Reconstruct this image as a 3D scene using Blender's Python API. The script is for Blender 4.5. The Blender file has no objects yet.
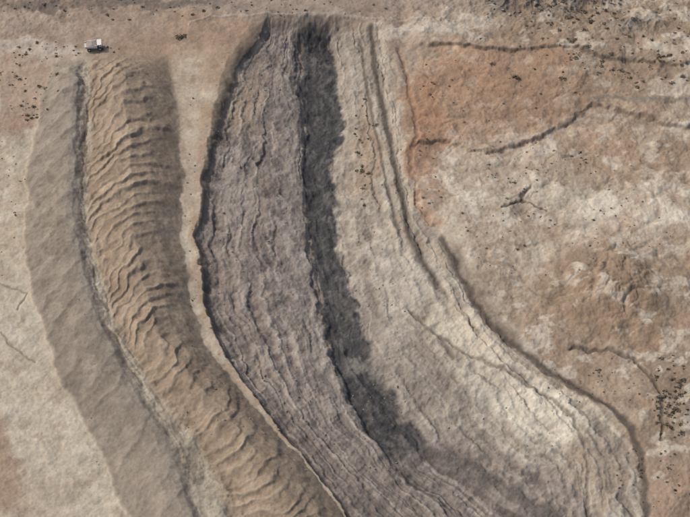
import bpy, bmesh, math, numpy as np
from mathutils import Vector, Matrix
sc=bpy.context.scene
PITCH=math.radians(50); SP,CP=math.sin(PITCH),math.cos(PITCH)
D=1200.0; F=2400.0
rng=np.random.RandomState(7)
# ---------------------------------------------------------------- noise
TB=[rng.rand(256,256).astype(np.float32) for _ in range(6)]
def vn(x,y,seed=0):
    t=TB[seed%6]; x=x+seed*17.3; y=y+seed*9.7
    xf=np.floor(x); yf=np.floor(y); fx=x-xf; fy=y-yf
    xi=xf.astype(np.int32); yi=yf.astype(np.int32)
    fx=fx*fx*(3-2*fx); fy=fy*fy*(3-2*fy)
    x0=xi&255;x1=(xi+1)&255;y0=yi&255;y1=(yi+1)&255
    return (t[x0,y0]*(1-fx)+t[x1,y0]*fx)*(1-fy)+(t[x0,y1]*(1-fx)+t[x1,y1]*fx)*fy
def fbm(x,y,o=4,seed=0,g=0.5):
    s=0;a=1;n=0
    for i in range(o):
        s=s+a*(vn(x,y,seed+i)*2-1); n+=a; a*=g
        x,y=(x*0.8-y*0.6)*2.03,(x*0.6+y*0.8)*2.03
    return s/n
def afbm(x,y,o=3,seed=0,g=0.55):   # axis-aligned octaves (bedded texture)
    s=0;a=1;n=0
    for i in range(o):
        s=s+a*(vn(x,y,seed+i)*2-1); n+=a; a*=g; x=x*2.1+3.3; y=y*1.7+1.7
    return s/n
def ridged(x,y,o=4,seed=0,g=0.5):
    s=0;a=1;n=0
    for i in range(o):
        r=1-np.abs(vn(x,y,seed+i)*2-1)*1.6
        s=s+a*r*np.abs(r); n+=a; a*=g
        x,y=(x*0.8-y*0.6)*2.03,(x*0.6+y*0.8)*2.03
    return s/n
def ss(x,a,b):
    t=np.clip((x-a)/(b-a),0,1); return t*t*(3-2*t)
def lin(c):
    c=np.array(c)/255.0
    return np.where(c<=0.04045,c/12.92,((c+0.055)/1.055)**2.4)
# ---------------------------------------------------------------- survey sheet coordinates (0.5 m grid units)
def sheet(X,Y):
    dep=np.maximum(D+Y*CP,350.0)
    return 345+F*X/dep, 258.5-F*Y*SP/dep
def world(u,v):
    a=(u-345)/F; b=(258.5-v)/F
    t=D*SP/(SP-b*CP)
    return t*a, -D*CP+t*(b*SP+CP)
VY=np.array([0,30,60,100,150,200,250,300,350,400,450,517.])
CV=dict(
A=[85,75,60,42,30,27,27,35,50,72,98,128],
B=[95,92,86,80,83,81,86,95,115,145,178,200],
C=[105,100,94,92,93,90,95,110,130,165,205,245],
Dd=[135,135,135,132,138,142,144,152,168,207,256,302],
E=[170,165,165,175,181,182,182,190,205,245,292,345],
Fr=[270,262,240,222,211,202,199,205,222,258,298,350],
G=[297,296,296,298,298,301,308,318,330,352,388,470],
H=[302,301,302,304,303,310,315,326,338,358,396,490],
I=[328,329,336,337,333,336,344,352,368,400,436,540],
J=[366,368,374,384,394,404,420,445,478,525,568,590],
K=[382,382,386,394,404,414,447,472,512,592,638,644])
QID=np.array([30,85,100,150,185,210,300,310,340,400,440.])
def curve(k,v):
    c=np.array(CV[k],float)
    vy=np.concatenate([VY,[620,800,3000]])
    sl=(c[-1]-c[-2])/67.0*0.8
    c=np.concatenate([c,[c[-1]+sl*103,c[-1]+sl*200,c[-1]+sl*200]])
    return (np.interp(v-14,vy,c)+np.interp(v-5,vy,c)+np.interp(v+5,vy,c)+np.interp(v+14,vy,c))/4
def pdist(u,v,pts):
    d=np.full(u.shape,1e9)
    for (x0,y0),(x1,y1) in zip(pts[:-1],pts[1:]):
        dx,dy=x1-x0,y1-y0; L=dx*dx+dy*dy
        t=np.clip(((u-x0)*dx+(v-y0)*dy)/L,0,1)
        d=np.minimum(d,np.hypot(u-x0-t*dx,v-y0-t*dy))
    return d
def terrain(X,Y):
    u0,v0=sheet(X,Y)
    n1=fbm(X/14,Y/14,4,0); n2=fbm(X/14+40,Y/14+11,4,2)
    n3=fbm(X/3.2,Y/3.2,3,1); n4=fbm(X/3.2+9,Y/3.2+70,3,3)
    big=fbm(X/60,Y/60,4,4); big2=fbm(X/45+30,Y/45-12,4,5)
    fine=fbm(X/1.3,Y/1.3,2,5)
    rough=fbm(X/7,Y/7,5,1,.6); rough2=fbm(X/5+31,Y/5-17,4,2,.6)
    u=u0+3.5*n1+1.6*n3; v=v0+3.5*n2+1.6*n4
    um=u0+5.5*n1+2.0*n3; vm=v0+3*n2
    keys=['A','B','C','Dd','E','Fr','G','H','I','J','K']
    c=[curve(k,vm) for k in keys]
    q=np.where(um<c[0],QID[0]+(um-c[0]),0)
    for i in range(len(c)-1):
        m=(um>=c[i])&(um<c[i+1])
        q=np.where(m,QID[i]+(um-c[i])/(c[i+1]-c[i])*(QID[i+1]-QID[i]),q)
    q=np.where(um>=c[-1],QID[-1]+(um-c[-1]),q)
    pile=ss(v,50,95); pile2=ss(v,48,80); pit=ss(v+6*big,12,36)
    prof=np.interp(q,[0,28,36,62,72,78,88,96,104,128,142,160,186,192,206,214,222,250,290,302,308,318,340,350,362,384,398,404,412,424,436,448,470],
                     [0,0,1.5,7.8,8.8,8.4,5.4,4.4,5.6,10.2,11.0,8.0,.4,0,0,-4.5,-6.0,-7,-9.5,-11,-13.6,-14.5,-14,-11.6,-9.4,-6.4,-4.2,-4.2,-2.4,-2.2,-1.0,.1,.0])
    pm=np.where(q<190,pile,pit)
    h=prof*pm
    low=ss(v0,240,380)
    wob=7*fbm(X/24,Y/24,2,3)
    st=afbm((q+wob)/8,vm/80,3,2); st2=afbm((q+wob)/3.6,vm/34,3,4); st3=afbm((q+.5*wob)/16,vm/80,3,5)
    st4=afbm((q+wob)/2.2+.3*n1,vm/24,2,1)
    mpit=ss(q,207,213)*(1-ss(q,438,450))*pit
    cw1=7*fbm(X/11+3,Y/16,3,4); cw2=8*fbm(X/12-8,Y/15+9,3,0)
    cend=1-ss(v0+7*n3+6*n1,430,456)
    mcoal=ss(q+2*n3+cw1,304,310)*(1-ss(q+3*n4+cw2,338,344))*ss(v0+4*n1,14,26)*cend
    mpr=mpit*ss(q,340,345)
    h=h+mpit*(st*.8*(.5+.9*low)+st2*.32+st4*.2+rough*1.6+rough2*.8)
    def bench(q,per,off,seed):
        p=(q+off+.7*wob+1.2*n3)/per; k=np.floor(p); f=p-k
        g=vn(k*3.7+9.1*seed,vm/32.+k*5.3,seed)
        return k,f,ss(g,.40,.75)
    kb,fb,gb=bench(q,13.,0,2)
    kc,fc,gc=bench(q,7.,3,4); gc=gc*(.2+.65*low)
    step=(ss(fb,.0,.2)-fb)*gb
    stepc=(ss(fc,.0,.25)-fc)*gc
    nc=(1-mcoal)
    h=h-mpit*nc*(step*1.05+stepc*.5)
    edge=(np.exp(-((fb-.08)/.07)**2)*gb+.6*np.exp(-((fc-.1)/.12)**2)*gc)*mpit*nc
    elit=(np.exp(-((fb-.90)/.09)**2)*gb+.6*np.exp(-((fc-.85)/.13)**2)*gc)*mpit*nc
    # ridge 1 chute marks
    m1=ss(q,32,42)*(1-ss(q,74,84))*pile
    ph=(v0+0.75*(u0-c[0])+9*n1+3*big)/24.0
    kp=np.floor(ph); fp=ph-kp
    ch=fp**2*(1-ss(fp,.8,1))*(.25+.9*vn(kp*1.7,kp*.3,1))
    h=h+m1*(1.1*ch+.5*rough)
    # ridge 2 scallops
    m2=ss(q,92,102)*(1-ss(q,168,186))*pile2
    w=np.clip((um-c[2])/np.maximum(c[4]-c[2],1),-.2,1.2)
    lower=ss(v0,330,400)
    arc=(1-lower)*(88*w-50*w*w)+lower*(62*w-56*w*(1-w))
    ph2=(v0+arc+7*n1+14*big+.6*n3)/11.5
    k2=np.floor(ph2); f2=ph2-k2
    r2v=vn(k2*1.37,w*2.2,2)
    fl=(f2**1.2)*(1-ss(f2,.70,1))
    mfl=m2*(.2+.8*(1-ss(w+.35*n1,.48,.85)))
    h=h+mfl*(.25+1.0*r2v)*fl*2.2*(1-.2*lower)+m2*(rough*.75+.15*n3)
    ph3=(v0+arc*1.1+20*big2+5*n2)/27.0; f3=ph3-np.floor(ph3)
    h=h+m2*1.0*(f3*(1-ss(f3,.65,1)))
    mtr=ss(q,76,86)*(1-ss(q,97,106))*pile
    h=h+mtr*(st2*.5+rough*1.6)
    # right side desert relief
    mR=ss(q,440,470)
    Rw=ridged(X/40+.35*n1,Y/40+.35*n2,5,2,.55)
    R2=ridged(X/17+.3*n1,Y/17+.3*n2,4,4,.55)
    h=h+mR*(big*3.2+rough*1.0-Rw*2.0-R2*.9)
    mL=1-ss(q,20,34); h=h+mL*(big*.8+rough*.7-R2*.4)
    mtop=1-ss(v0,20,60); h=h+mtop*rough*.8
    du=(u0-612)+14*n1; dv=(v0-285)/.75+14*n2
    hm=1-ss(np.hypot(du,dv),5,85)
    h=h+hm*(7.5-R2*3.2)
    # orange terrace levels (scarps facing the pit)
    s1v=np.interp(u0,[380,418,450,470,500,530,560,592,640,700],[150,142,137,146,148,139,125,105,115,128])
    s2v=np.interp(u0,[380,432,480,520,560,600,640,700],[46,48,50,53,51,58,64,68])
    ter_=ss(u0,400,424)
    h=h+ter_*1.6*(1-ss(v0+5*n2+2*n4-s1v,-2,2))+ter_*1.5*(1-ss(v0+4*n2+2*n4-s2v,-1.5,1.5))
    def line(pts,w,ww=1.0):
        d=pdist(u0+ww*(3.5*n1+1.8*n3),v0+ww*(3.5*n2+1.8*n4),pts); x=d/(w*(1+.8*rough)); return np.exp(-np.abs(x)**3)
    T1=line([(371,26),(376,70),(386,120),(396,165),(405,205),(410,230)],3.0,ww=.5)
    T2=line([(361,36),(367,80),(376,125),(386,170),(395,210),(401,228)],1.6,ww=.5)
    T3=line([(413,234),(424,258),(437,280)],3.8,ww=.7)
    T4=line([(443,238),(458,272),(478,306),(508,340),(545,366),(582,388),(612,408),(632,430),(642,455),(645,485),(644,530)],4.0,ww=1.1)
    T4b=line([(455,252),(470,286),(492,318),(520,346)],7.5,ww=1.3)
    T5=line([(570,345),(612,350),(640,358),(655,380),(664,405),(662,438)],2.0,ww=1.6)
    T6=line([(440,330),(470,352),(505,366),(545,392),(575,415),(586,440),(590,517)],1.8,ww=1.1)
    T7=line([(412,300),(440,330),(452,350)],1.8)+line([(440,282),(462,310),(480,330)],1.6)
    S1=line([(418,142),(450,137),(470,146),(500,148),(530,139),(560,125),(592,105),(640,115),(700,128)],1.5,ww=1.6)*ss(rough2,-.5,.0)
    S2=line([(432,48),(480,50),(520,53),(560,51),(600,58),(640,64),(700,68)],1.3,ww=1.3)*ss(rough2,-.5,.0)
    S3=line([(588,100),(610,97),(640,102),(700,100)],2.6,ww=1.2)
    S4=line([(398,48),(409,90),(416,130),(412,160),(420,205),(432,225)],2.6,ww=1.6)
    G1=line([(500,206),(512,203),(524,194),(530,186)],1.5,ww=1.6)+line([(522,197),(535,203),(546,205)],.8,ww=1.6)
    G2=line([(0,285),(30,292),(18,310)],.8)+line([(0,330),(14,345),(36,362)],1.0)
    RB=line([(190,24),(215,16),(260,14),(330,13),(400,20),(470,24),(500,30)],1.3,ww=.9)
    RB2=line([(395,30),(440,33),(485,42)],3.0,ww=.7)
    h=h-.5*T1-.4*T2-.6*T3-.8*T4-.5*T4b-1.0*T5-.5*T6-.6*T7-.5*S1-.4*S2-.9*G1-.5*G2+.5*RB+.6*RB2-.8*S4
    oc=np.exp(-(((u-522)/38)**2+((v-6)/14)**2))+.8*np.exp(-(((u-585)/24)**2+((v-2)/9)**2))+.6*np.exp(-(((u-640)/26)**2+((v-28)/7)**2))
    h=h+oc*(2+6*ridged(X/9,Y/9,4,3))
    h=h+fine*.12+n3*.22
    far=ss(np.hypot(X,Y),260,1500); h=h+far*(60*fbm(X/900,Y/900,5,1)+8*ridged(X/300,Y/300,4,2))
    # ------------------------------------------------ colours
    col=np.zeros(X.shape+(3,))
    def mix(m,c,k=1.0):
        m=np.clip(m*k,0,1)[...,None]; col[:]=col*(1-m)+lin(c)*m
    bx=u0+16*n1+6*n3+8*rough2; by=v0+13*n2+5*n4+7*rough
    def blob(cx,cy,rx,ry,ang=0,soft=.32):
        a=math.radians(ang); dx=bx-cx; dy=by-cy
        x=(dx*math.cos(a)+dy*math.sin(a))/rx; y=(-dx*math.sin(a)+dy*math.cos(a))/ry
        return 1-ss(np.hypot(x,y),1-soft,1+soft)
    col[:]=lin((164,148,126))
    mix(ss(big,-.25,.35),(174,160,138)); mix(ss(big2,.05,.4),(154,130,104),.8)
    right=ss(q,430,448)
    mix(blob(505,92,105,54,0),(162,131,102),.95)
    mix(blob(470,75,55,22),(158,122,90),.7)
    mix(blob(545,92,45,38,10),(148,118,90),.75)
    mix(blob(426,150,20,78,-6),(162,120,88),.9)
    mix(blob(430,205,16,24,-20),(170,130,98),.85)
    mix(blob(600,28,120,30),(144,123,100),.9)
    mix(blob(640,76,80,16),(141,121,98),.8)
    mix(blob(560,205,125,72,8),(178,165,144),.95)
    mix(blob(500,165,55,32),(174,156,134),.8)
    mix(blob(640,150,80,28,5),(154,131,105),.9)
    mix(blob(575,165,40,18),(150,128,104),.5)
    mix(blob(640,208,60,18,10),(196,185,164),.9)
    mix(blob(475,215,40,20,20),(192,182,162),.8)
    mix(blob(545,240,62,14,5),(190,177,154),.7)
    mix(blob(520,185,40,12,-5),(190,178,156),.7)
    mix(blob(612,295,72,54,8),(142,120,94),.95)
    mix(blob(560,335,60,22,25),(152,129,104),.8)
    mix(blob(685,300,24,70),(158,139,114),.7)
    mix(blob(500,265,40,24,40),(162,143,120),.7)
    mix(blob(600,380,60,30,30),(156,135,111),.8)
    mix(blob(640,480,70,60),(148,124,100),.85)
    mix(blob(672,390,28,60),(130,114,96),.8)
    mix(blob(610,455,20,40,-20),(168,152,128),.7)
    mo=fbm(X/8,Y/11,5,3,.6); mo2=fbm(X/10+5,Y/8,5,1,.6)
    ora=blob(500,90,95,46,0)
    mix(right*ss(mo,.05,.3),(136,113,89),.45)
    mix(right*(1-.6*ora)*ss(mo2,.08,.30),(198,188,169),.5)
    mix(right*ss(R2,.30,.62),(132,111,90),.45)
    mix(right*ss(Rw,.40,.75),(136,114,92),.35)
    mix(right*ss(fbm(X/25-9,Y/18,5,0,.6),.16,.34)*ss(v0,40,80),(158,126,98),.3)
    mix(ora*ss(afbm(X/30,Y/4,4,2)+.5*rough,.05,.35),(142,112,84),.5)
    # top zone
    tz=(1-ss(v,46,66))*(1-ss(u,400,440))
    mix(tz,(148,128,109),.95)
    mix(tz*ss(mo,-.05,.3),(162,144,126),.6)
    mix(blob(205,45,75,30,-4),(154,128,103),.8)
    mix(blob(150,68,55,22,10),(140,118,95),.5)
    mix(blob(300,5,200,10),(146,130,115),.7)
    mix(blob(110,4,120,8),(100,91,82),.8)
    mix(blob(300,22,44,9),(106,97,88),.6)
    mix(blob(415,32,70,7),(176,163,146),.75)
    mix(tz*ss(mo2,.1,.35),(130,111,94),.5)
    # left ground
    lg=(1-ss(q,26,32))*ss(v0+14*n1+8*rough,44,78)
    mix(lg,(175,163,141),.95)
    mix(lg*ss(big2+.5*n1,-.05,.3),(166,150,126),.7)
    mix(lg*ss(mo,.1,.35),(150,132,110),.5); mix(lg*ss(mo2,.1,.35),(190,181,162),.4)
    mix(blob(22,85,42,42,-20),(154,130,108),.8)
    mix(blob(4,122,20,12),(140,108,88),.5)
    mix(blob(38,48,54,7,-4),(174,162,146),.75)
    mix(blob(30,22,50,8,3),(160,144,126),.5)
    mix(blob(-2,465,24,52,-20),(144,117,93),.75)
    mix(blob(50,500,22,30,-30),(160,144,122),.5)
    sE=ss(q,183,188)*(1-ss(q,206,210))*ss(v,40,70)
    mix(sE,(170,153,129),.9); mix(sE*ss(mo,-.05,.3),(150,128,104),.6); mix(sE*ss(mo2,.05,.3),(184,172,150),.5)
    mix(ss(q,196,203)*(1-ss(q,207,210))*ss(v,40,70)*ss(n1,-.4,.3),(154,127,99),.7)
    # ridge 1
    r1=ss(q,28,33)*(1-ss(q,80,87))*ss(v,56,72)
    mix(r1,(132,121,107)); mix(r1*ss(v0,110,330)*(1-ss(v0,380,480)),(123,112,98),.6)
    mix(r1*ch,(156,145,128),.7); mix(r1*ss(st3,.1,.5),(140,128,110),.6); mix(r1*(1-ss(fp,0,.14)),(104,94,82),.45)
    mix(r1*ss(mo,.05,.35),(114,102,88),.55); mix(r1*ss(mo2,.1,.35),(150,139,121),.45)
    mix(r1*ss(v0,400,480),(138,126,109),.5)
    mix(np.exp(-((q-77)/4)**2)*pile*ss(rough,-.3,.2),(156,145,126),.55)
    tr=ss(q,82,88)*(1-ss(q,97,103))*ss(v,55,70)
    mix(tr,(144,131,111)); mix(tr*ss(st2+.8*rough2,-.1,.3),(174,163,142),.75); mix(tr*ss(-st2-.6*rough,.05,.3),(108,94,78),.6)
    mix(tr*ss(v0,400,460)*ss(st,-.3,.2),(158,148,127),.6)
    # ridge 2
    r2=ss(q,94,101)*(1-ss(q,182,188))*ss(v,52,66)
    mix(r2,(144,126,104)); mix(r2*ss(q+8*n1,132,156),(128,112,94),.9)  # right flank darker: shade of the side facing away from the sun, painted in
    mix(r2*ss(v0,330,420),(132,115,95),.8)
    mix(r2*ss(q+5*n1,98,108)*(1-ss(q+8*n1,112,134)),(158,138,113),.6)
    mix(r2*ss(r2v,.5,.9)*(1-ss(w,.55,.85)),(168,148,121),.55)
    mix(r2*ss(vn(k2*2.3+3,w*2,1),.55,.95)*(1-ss(w,.5,.85)),(122,102,82),.55)
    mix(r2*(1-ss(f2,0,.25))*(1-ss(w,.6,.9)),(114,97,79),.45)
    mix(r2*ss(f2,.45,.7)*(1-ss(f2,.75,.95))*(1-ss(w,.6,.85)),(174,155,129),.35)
    mix(r2*ss(mo,.05,.3),(124,106,87),.45); mix(r2*ss(mo2,.08,.3),(158,140,116),.35)
    # pit
    zc=np.interp(u0,[330,350,400,450,500,560,590,660],[338,345,392,428,446,462,500,620])
    below=ss(v0+7*n2+4*n4-zc,-3,8)*ss(q,296,303)*(1-ss(q+6*n1,424,436))
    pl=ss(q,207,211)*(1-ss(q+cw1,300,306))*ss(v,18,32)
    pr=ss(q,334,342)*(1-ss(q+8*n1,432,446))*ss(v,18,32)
    sa=st*(.6+.6*low)+.6*rough; sb=st2*(.5+.6*low)+.6*rough2
    mix(pr,(154,143,127))
    mix(pr*ss(sa,.0,.35),(172,163,147),.7); mix(pr*ss(-sa,.05,.4),(130,119,105),.7)
    mix(pr*ss(sb,.12,.5),(186,177,160),.45); mix(pr*ss(-sb,.12,.45),(114,102,90),.5)
    mix(pr*ss(mo,.08,.32)*ss(q,365,400),(148,128,105),.6)
    mix(pr*ss(mo2+.4*big,.1,.3),(124,114,102),.5)
    mix(pr*blob(366,140,14,50,-5),(148,126,101),.7)
    mix(pr*(1-ss(q+6*n1,352,374))*ss(v0,230,300),(134,124,113),.6)
    mix(pr*(1-ss(v0,60,140))*.5,(140,130,116))
    mix(blob(542,408,48,26,25)*pr,(200,191,169),.9)
    mix(blob(470,335,44,20,40)*pr,(192,181,158),.75)
    mix(blob(405,270,34,30,40)*pr,(178,169,153),.5)
    mix(blob(500,385,70,14,38)*pr,(178,169,150),.5)
    mix(blob(440,385,40,18,38)*pr,(124,114,102),.6)
    mix(blob(600,470,26,40,-10)*pr,(150,134,114),.5)
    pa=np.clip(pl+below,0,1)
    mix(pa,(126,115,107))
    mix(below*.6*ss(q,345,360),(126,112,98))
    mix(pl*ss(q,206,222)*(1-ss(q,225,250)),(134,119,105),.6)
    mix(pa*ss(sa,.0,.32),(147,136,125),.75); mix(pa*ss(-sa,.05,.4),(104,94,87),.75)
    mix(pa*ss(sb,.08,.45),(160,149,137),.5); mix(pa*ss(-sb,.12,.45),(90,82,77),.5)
    mix(pa*ss(st4,.1,.5),(156,145,132),.35); mix(pa*ss(-st4,.1,.5),(94,86,80),.3)
    mix(pl*ss(st3+.4*n1,.1,.5),(114,104,96),.5)
    mix(pa*ss(mo2+.3*big,.10,.30),(144,129,114),.6)
    mix(pa*ss(mo+.3*big2,.10,.30),(96,88,82),.45)
    mix(pl*blob(240,95,24,26),(150,131,110),.7)
    mix(pl*blob(236,185,18,46,0),(156,145,133),.55)
    mix(pl*ss(q+5*n1,282,292)*(1-ss(q+3*n3,298,303)),(138,129,119),.55)
    mix(pl*ss(v0,380,460),(118,106,96),.4)
    rim=np.exp(-((q-209.5)/2.4)**2)*pit; mix(rim,(94,80,65),.75)  # dark line paints the shade on the drop at the pit rim
    mix(np.exp(-((q+cw1+2*n3-301)/1.8)**2)*ss(v0,30,50)*(1-ss(v0,330,400))*ss(n1,-.4,.1),(158,149,137),.6)
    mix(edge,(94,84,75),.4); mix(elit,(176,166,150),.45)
    # coal
    sv=fbm(q/3.5,v0/7,4,3)
    mix(mcoal,(70,69,69)); mix(mcoal*ss(sv,.08,.5),(96,94,92),.7); mix(mcoal*ss(-sv,.1,.5),(56,56,57),.7)
    mix(mcoal*ss(rough2+.4*st,.12,.45),(108,103,97),.5)
    mix(blob(366,352,26,9,-5)*pit,(122,115,106),.8)
    mix(line([(296,30),(294,80),(297,120)],3,ww=2)*ss(rough,-.3,.1),(80,77,75),.6)
    mix(line([(425,432),(465,452),(505,474),(545,500),(580,530)],8,ww=2.5)*ss(rough,-.35,.1),(82,77,73),.8)
    mix(line([(350,380),(390,430),(440,470),(500,517)],3.,ww=2.5)*ss(rough2,-.25,.1),(92,85,79),.6)
    # lines
    mix(T1,(82,74,66),.95); mix(T2,(98,88,78),.85); mix(T3,(86,76,67),.9)
    mix(T4b,(114,101,88),.65); mix(T4,(84,74,65),.92); mix(T5,(96,84,72),.8); mix(T6,(114,101,86),.75); mix(T7,(104,94,82),.75)
    mix(S1,(112,93,74),.65); mix(S2,(100,87,74),.7); mix(S3,(120,111,99),.8); mix(G1,(84,73,61),.8); mix(G2,(116,104,88),.6)
    mix(S4,(138,104,78),.6)
    mix(RB,(168,157,140),.5); mix(RB2,(172,162,147),.7)
    mix(line([(381,34),(387,90),(396,135),(405,175),(414,215)],2.2,ww=.5),(174,160,140),.7)
    mix(line([(430,240),(446,283),(467,322),(499,350),(540,376),(588,402),(620,432)],3.0,ww=1.0),(186,173,150),.65)
    oo=np.clip(oc*1.3,0,1); mix(oo*ss(rough,-.4,.05),(88,83,80),.9); mix(oo*ss(rough,.12,.35),(168,159,148),.6)
    g=(1+.20*rough+.12*fine+.12*n3)[...,None]
    col=col*g
    gr=col.mean(-1,keepdims=True)*np.array([1.05,1.0,.93])
    col=(col*.76+gr*.24)*.89  # soil greyed overall, haze put into the colour
    return h,np.clip(col,0,1)
# ---------------------------------------------------------------- terrain mesh
def axis(lo,hi,step,far=9000,n=46):
    core=np.arange(lo,hi,step); r=np.geomspace(step*2,far,n)
    return np.concatenate([lo-r[::-1],core,core[-1]+r])
xs=axis(-203,208,.36); ys=axis(-182,222,.42)
Yg,Xg=np.meshgrid(ys,xs,indexing='ij')
Hh,Cc=terrain(Xg,Yg)
ny,nx=Xg.shape
me=bpy.data.meshes.new('terrain')
nv=nx*ny; me.vertices.add(nv)
co=np.stack([Xg,Yg,Hh],-1).astype(np.float32).reshape(-1); me.vertices.foreach_set('co',co)
idx=np.arange(nv).reshape(ny,nx)
q4=np.stack([idx[:-1,:-1],idx[:-1,1:],idx[1:,1:],idx[1:,:-1]],-1).reshape(-1,4)
nf=len(q4); me.loops.add(nf*4); me.loops.foreach_set('vertex_index',q4.reshape(-1).astype(np.int32))
me.polygons.add(nf); me.polygons.foreach_set('loop_start',(np.arange(nf)*4).astype(np.int32))
me.polygons.foreach_set('use_smooth',np.ones(nf,bool))
me.update(calc_edges=True)
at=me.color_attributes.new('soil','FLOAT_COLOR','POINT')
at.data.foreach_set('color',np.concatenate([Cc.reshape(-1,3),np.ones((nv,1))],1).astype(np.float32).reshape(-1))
ter=bpy.data.objects.new('terrain',me); sc.collection.objects.link(ter)
def newmat(n):
    m=bpy.data.materials.new(n); m.use_nodes=True; return m,m.node_tree.nodes,m.node_tree.links,m.node_tree.nodes['Principled BSDF']
m,N,L,B=newmat('mine_soil')
a=N.new('ShaderNodeAttribute'); a.attribute_name='soil'
tc=N.new('ShaderNodeTexCoord')
no=N.new('ShaderNodeTexNoise'); no.inputs['Scale'].default_value=.9; no.inputs['Detail'].default_value=5; L.new(tc.outputs['Object'],no.inputs['Vector'])
mr=N.new('ShaderNodeMapRange'); mr.inputs[1].default_value=.3; mr.inputs[2].default_value=.7; mr.inputs[3].default_value=.91; mr.inputs[4].default_value=1.09
L.new(no.outputs['Fac'],mr.inputs[0])
mu=N.new('ShaderNodeVectorMath'); mu.operation='SCALE'; L.new(a.outputs['Color'],mu.inputs[0]); L.new(mr.outputs[0],mu.inputs['Scale'])
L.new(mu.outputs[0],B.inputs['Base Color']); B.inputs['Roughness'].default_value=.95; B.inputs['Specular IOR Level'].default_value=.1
bp=N.new('ShaderNodeBump'); bp.inputs['Strength'].default_value=.2; bp.inputs['Distance'].default_value=.4; L.new(no.outputs['Fac'],bp.inputs['Height']); L.new(bp.outputs[0],B.inputs['Normal'])
me.materials.append(m)
def ground(x,y):
    h,_=terrain(np.atleast_1d(np.array(x,float)),np.atleast_1d(np.array(y,float))); return h
# ---------------------------------------------------------------- shrubs
rs=np.random.RandomState(3)
S=[]
def scatter(cx,cy,rx,ry,n,smin,smax):
    for _ in range(n):
        a=rs.rand()*6.283; r=math.sqrt(rs.rand())
        S.append((cx+rx*r*math.cos(a),cy+ry*r*math.sin(a),smin+(smax-smin)*rs.rand()**2.5))
scatter(30,82,34,40,60,.3,1.3); scatter(60,50,60,10,30,.3,1.0)
scatter(130,8,140,12,50,.3,1.1); scatter(620,35,95,38,140,.35,1.5); scatter(650,75,55,14,35,.3,1.3)
scatter(530,160,70,22,45,.25,.8); scatter(570,220,110,70,90,.25,.7); scatter(672,395,20,45,90,.4,1.5)
scatter(655,480,40,40,40,.3,.9); scatter(362,140,9,60,24,.5,1.3); scatter(590,15,40,12,35,.4,1.5)
scatter(430,180,14,50,14,.3,.9); scatter(300,8,120,8,30,.3,.9); scatter(8,200,18,80,20,.25,.7); scatter(600,380,60,25,40,.25,.8)
scatter(190,260,6,200,24,.25,.6); scatter(500,80,90,45,50,.25,.8)
S+= [(180,38,2.2),(184,36,1.5),(515,78,1.7),(518,80,1.3),(562,82,1.4),(376,118,1.4),(492,66,1.2),(430,95,1.0)]
S=np.array(S); sx,sy=world(S[:,0],S[:,1]); sz=ground(sx,sy)
V=[];Fc=[]
for x,y,z,s in zip(sx,sy,sz,S[:,2]):
    n=int(18+20*s)
    asp=1+rs.rand()*.6
    for _ in range(n):
        d=rs.normal(size=3); d/=np.linalg.norm(d); d[2]=abs(d[2])
        r=s*(.35+.65*rs.rand())
        c=np.array([x+d[0]*r*asp,y+d[1]*r,z+.05+d[2]*r*.65])
        t1=rs.normal(size=3)*.2*s**.6; t2=rs.normal(size=3)*.2*s**.6
        i=len(V); V+= [c-t1-t2*.4,c+t1-t2*.3,c+t1*.5+t2,c-t1*.6+t2*.8]; Fc.append((i,i+1,i+2,i+3))
sm=bpy.data.meshes.new('desert_shrubs'); sm.from_pydata([tuple(v) for v in V],[],Fc)
m,N,L,B=newmat('shrub_foliage'); ge=N.new('ShaderNodeNewGeometry'); no=N.new('ShaderNodeTexNoise'); no.inputs['Scale'].default_value=.35
L.new(ge.outputs['Position'],no.inputs['Vector'])
cr=N.new('ShaderNodeValToRGB'); cr.color_ramp.elements[0].position=.35; cr.color_ramp.elements[0].color=(.09,.085,.055,1); cr.color_ramp.elements[1].position=.65; cr.color_ramp.elements[1].color=(.15,.115,.08,1)
L.new(no.outputs['Fac'],cr.inputs['Fac']); L.new(cr.outputs[0],B.inputs['Base Color']); B.inputs['Roughness'].default_value=.9
sm.materials.append(m); so=bpy.data.objects.new('desert_shrubs',sm); sc.collection.objects.link(so)
# ---------------------------------------------------------------- boulders (one scatter object)
bm=bmesh.new()
RS=[]
for (cx,cy,rx,ry,n,a,b) in [(255,250,45,200,260,.2,.8),(380,300,25,160,120,.2,.7),(522,8,36,14,90,.4,1.8),(330,420,80,60,140,.2,.8),(500,430,70,50,70,.2,.7),(200,300,6,180,50,.15,.45),(480,100,60,50,40,.2,.6),(90,300,10,220,60,.2,.6)]:
    for _ in range(n):
        RS.append((cx+rx*(rs.rand()*2-1),cy+ry*(rs.rand()*2-1),a+(b-a)*rs.rand()**3))
RS=np.array(RS); rx_,ry_=world(RS[:,0],RS[:,1]); rz=ground(rx_,ry_)
for x,y,z,s in zip(rx_,ry_,rz,RS[:,2]):
    M=Matrix.Translation((x,y,z+s*.1))@Matrix.Rotation(rs.rand()*6,4,Vector(rs.normal(size=3)).normalized())@Matrix.Diagonal((s,s*(.5+.5*rs.rand()),s*(.4+.5*rs.rand()),1))
    r=bmesh.ops.create_icosphere(bm,subdivisions=1,radius=1,matrix=M)
    for v in r['verts']: v.co+=Vector(rs.normal(size=3))*s*.12
bmsh=bpy.data.meshes.new('loose_rocks'); bm.to_mesh(bmsh); bm.free()
m,N,L,B=newmat('rock'); ge=N.new('ShaderNodeNewGeometry'); no=N.new('ShaderNodeTexNoise'); no.inputs['Scale'].default_value=.6; L.new(ge.outputs['Position'],no.inputs['Vector'])
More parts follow.
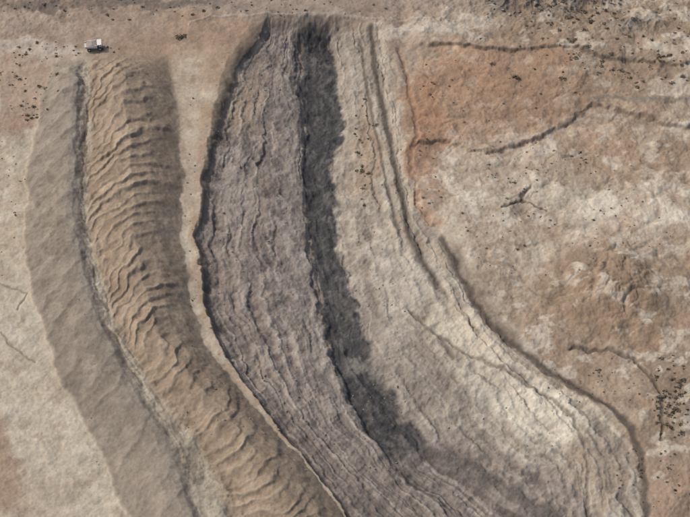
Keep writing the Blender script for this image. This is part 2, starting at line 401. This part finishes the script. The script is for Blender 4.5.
cr=N.new('ShaderNodeValToRGB'); cr.color_ramp.elements[0].position=.35; cr.color_ramp.elements[0].color=(.14,.11,.09,1); cr.color_ramp.elements[1].position=.65; cr.color_ramp.elements[1].color=(.28,.24,.2,1)
L.new(no.outputs['Fac'],cr.inputs['Fac']); L.new(cr.outputs[0],B.inputs['Base Color']); B.inputs['Roughness'].default_value=.95
bmsh.materials.append(m); ro=bpy.data.objects.new('loose_rocks',bmsh); sc.collection.objects.link(ro)
# ---------------------------------------------------------------- haul truck
def simple(n,c,r=.6):
    m,N,L,B=newmat(n); no=N.new('ShaderNodeTexNoise'); no.inputs['Scale'].default_value=2.5
    mx=N.new('ShaderNodeMix'); mx.data_type='RGBA'; mx.inputs[6].default_value=(*c,1); mx.inputs[7].default_value=(*[k*.6+.10 for k in c],1)
    L.new(no.outputs['Fac'],mx.inputs[0]); L.new(mx.outputs[2],B.inputs['Base Color']); B.inputs['Roughness'].default_value=r; return m
MW=simple('dusty_white_paint',(.62,.60,.56)); MD=simple('dark_steel',(.06,.06,.06)); MT=simple('tyre_rubber',(.03,.03,.03),.9); MG=simple('cab_glass',(.03,.04,.05),.15)
tx,ty=world(94.,49.); tz=float(ground(tx,ty)[0])
truck=bpy.data.objects.new('haul_truck',None); sc.collection.objects.link(truck); truck.location=(float(tx),float(ty),tz+.05); truck.rotation_euler=(0,0,math.radians(8))
def part(name,bm,mat,bev=0.06):
    me=bpy.data.meshes.new(name); bmesh.ops.recalc_face_normals(bm,faces=bm.faces); bm.to_mesh(me); bm.free(); me.materials.append(mat)
    o=bpy.data.objects.new(name,me); sc.collection.objects.link(o); o.parent=truck
    if bev: b=o.modifiers.new('b','BEVEL'); b.width=bev; b.segments=2
    return o
def prism(pts,y0,y1):
    bm=bmesh.new(); A=[bm.verts.new((x,y0,z)) for x,z in pts]; Bq=[bm.verts.new((x,y1,z)) for x,z in pts]
    bm.faces.new(A); bm.faces.new(Bq[::-1])
    for i in range(len(pts)): j=(i+1)%len(pts); bm.faces.new((A[i],Bq[i],Bq[j],A[j]))
    return bm
part('chassis',prism([(-4.2,1.1),(4.0,1.1),(4.4,1.5),(4.4,1.85),(-4.2,1.85)],-.9,.9),MD)
part('engine_hood',prism([(2.6,2.02),(4.5,2.02),(4.5,2.9),(2.6,3.1)],-1.4,.6),MW)
part('cab',prism([(2.0,2.02),(3.6,2.02),(3.5,4.0),(2.0,4.1)],.66,2.1),MW)
part('windscreen',prism([(3.6,2.95),(3.64,2.95),(3.58,3.85),(3.54,3.85)],.8,1.95),MG,0)
part('front_platform',prism([(1.9,1.88),(4.6,1.88),(4.6,2.0),(1.9,2.0)],-2.2,2.2),MD,0)
part('bed_floor',prism([(-4.9,2.9),(-4.6,2.5),(1.6,2.1),(1.6,2.35),(-4.5,2.8)],-2.0,2.0),MW)
for i,s in enumerate((-1,1)):
    part('bed_side_%d'%(i+1),prism([(-4.9,2.95),(1.7,2.15),(1.9,4.3),(-4.7,3.9)],s*2.02,s*2.22),MW)
part('bed_headboard',prism([(1.65,2.2),(1.85,2.2),(2.05,4.3),(1.85,4.3)],-2.0,2.0),MW)
part('bed_canopy',prism([(1.9,4.32),(4.3,4.5),(4.3,4.62),(1.9,4.46)],-2.2,2.2),MW)
part('ore_load',prism([(-4.2,2.82),(1.5,2.4),(1.6,3.9),(-.8,4.5),(-3.6,3.7)],-1.95,1.95),simple('loaded_spoil',(.25,.2,.16),.95),.3)
wi=0
for x in (-2.6,3.2):
    for y in (-1.75,1.75):
        wi+=1; bm=bmesh.new()
        bmesh.ops.create_cone(bm,cap_ends=True,segments=28,radius1=1.1,radius2=1.1,depth=.95,matrix=Matrix.Translation((x,y,1.1))@Matrix.Rotation(math.pi/2,4,'X'))
        part('wheel_%d'%wi,bm,MT,.12)
        bm=bmesh.new(); bmesh.ops.create_cone(bm,cap_ends=True,segments=20,radius1=.5,radius2=.42,depth=.98,matrix=Matrix.Translation((x,y*1.0,1.1))@Matrix.Rotation(math.pi/2,4,'X'))
        part('hub_%d'%wi,bm,MW,.03)
# ---------------------------------------------------------------- light
SE,SA=50,288
el,az=math.radians(SE),math.radians(SA)
sd=Vector((math.sin(az)*math.cos(el),math.cos(az)*math.cos(el),math.sin(el)))
sl=bpy.data.lights.new('sun','SUN'); sl.energy=2.0; sl.angle=math.radians(3); sl.color=(1,.95,.88)
so=bpy.data.objects.new('sun',sl); sc.collection.objects.link(so); so.rotation_euler=sd.to_track_quat('Z','Y').to_euler()
w=bpy.data.worlds.new('World'); sc.world=w; w.use_nodes=True
sk=w.node_tree.nodes.new('ShaderNodeTexSky'); sk.sky_type='NISHITA'; sk.sun_disc=False; sk.sun_elevation=el; sk.sun_rotation=az; sk.dust_density=5
bg=w.node_tree.nodes['Background']; bg.inputs[1].default_value=.15; w.node_tree.links.new(sk.outputs[0],bg.inputs[0])
# ---------------------------------------------------------------- camera
cd=bpy.data.cameras.new('camera'); cam=bpy.data.objects.new('camera',cd); sc.collection.objects.link(cam); sc.camera=cam
cam.location=(0,-D*CP,D*SP); cam.rotation_euler=(math.pi/2-PITCH,0,0)
cd.lens=36*F/690; cd.sensor_width=36; cd.clip_start=1; cd.clip_end=40000
sc.view_settings.view_transform='Standard'; sc.view_settings.look='None'; sc.view_settings.exposure=0
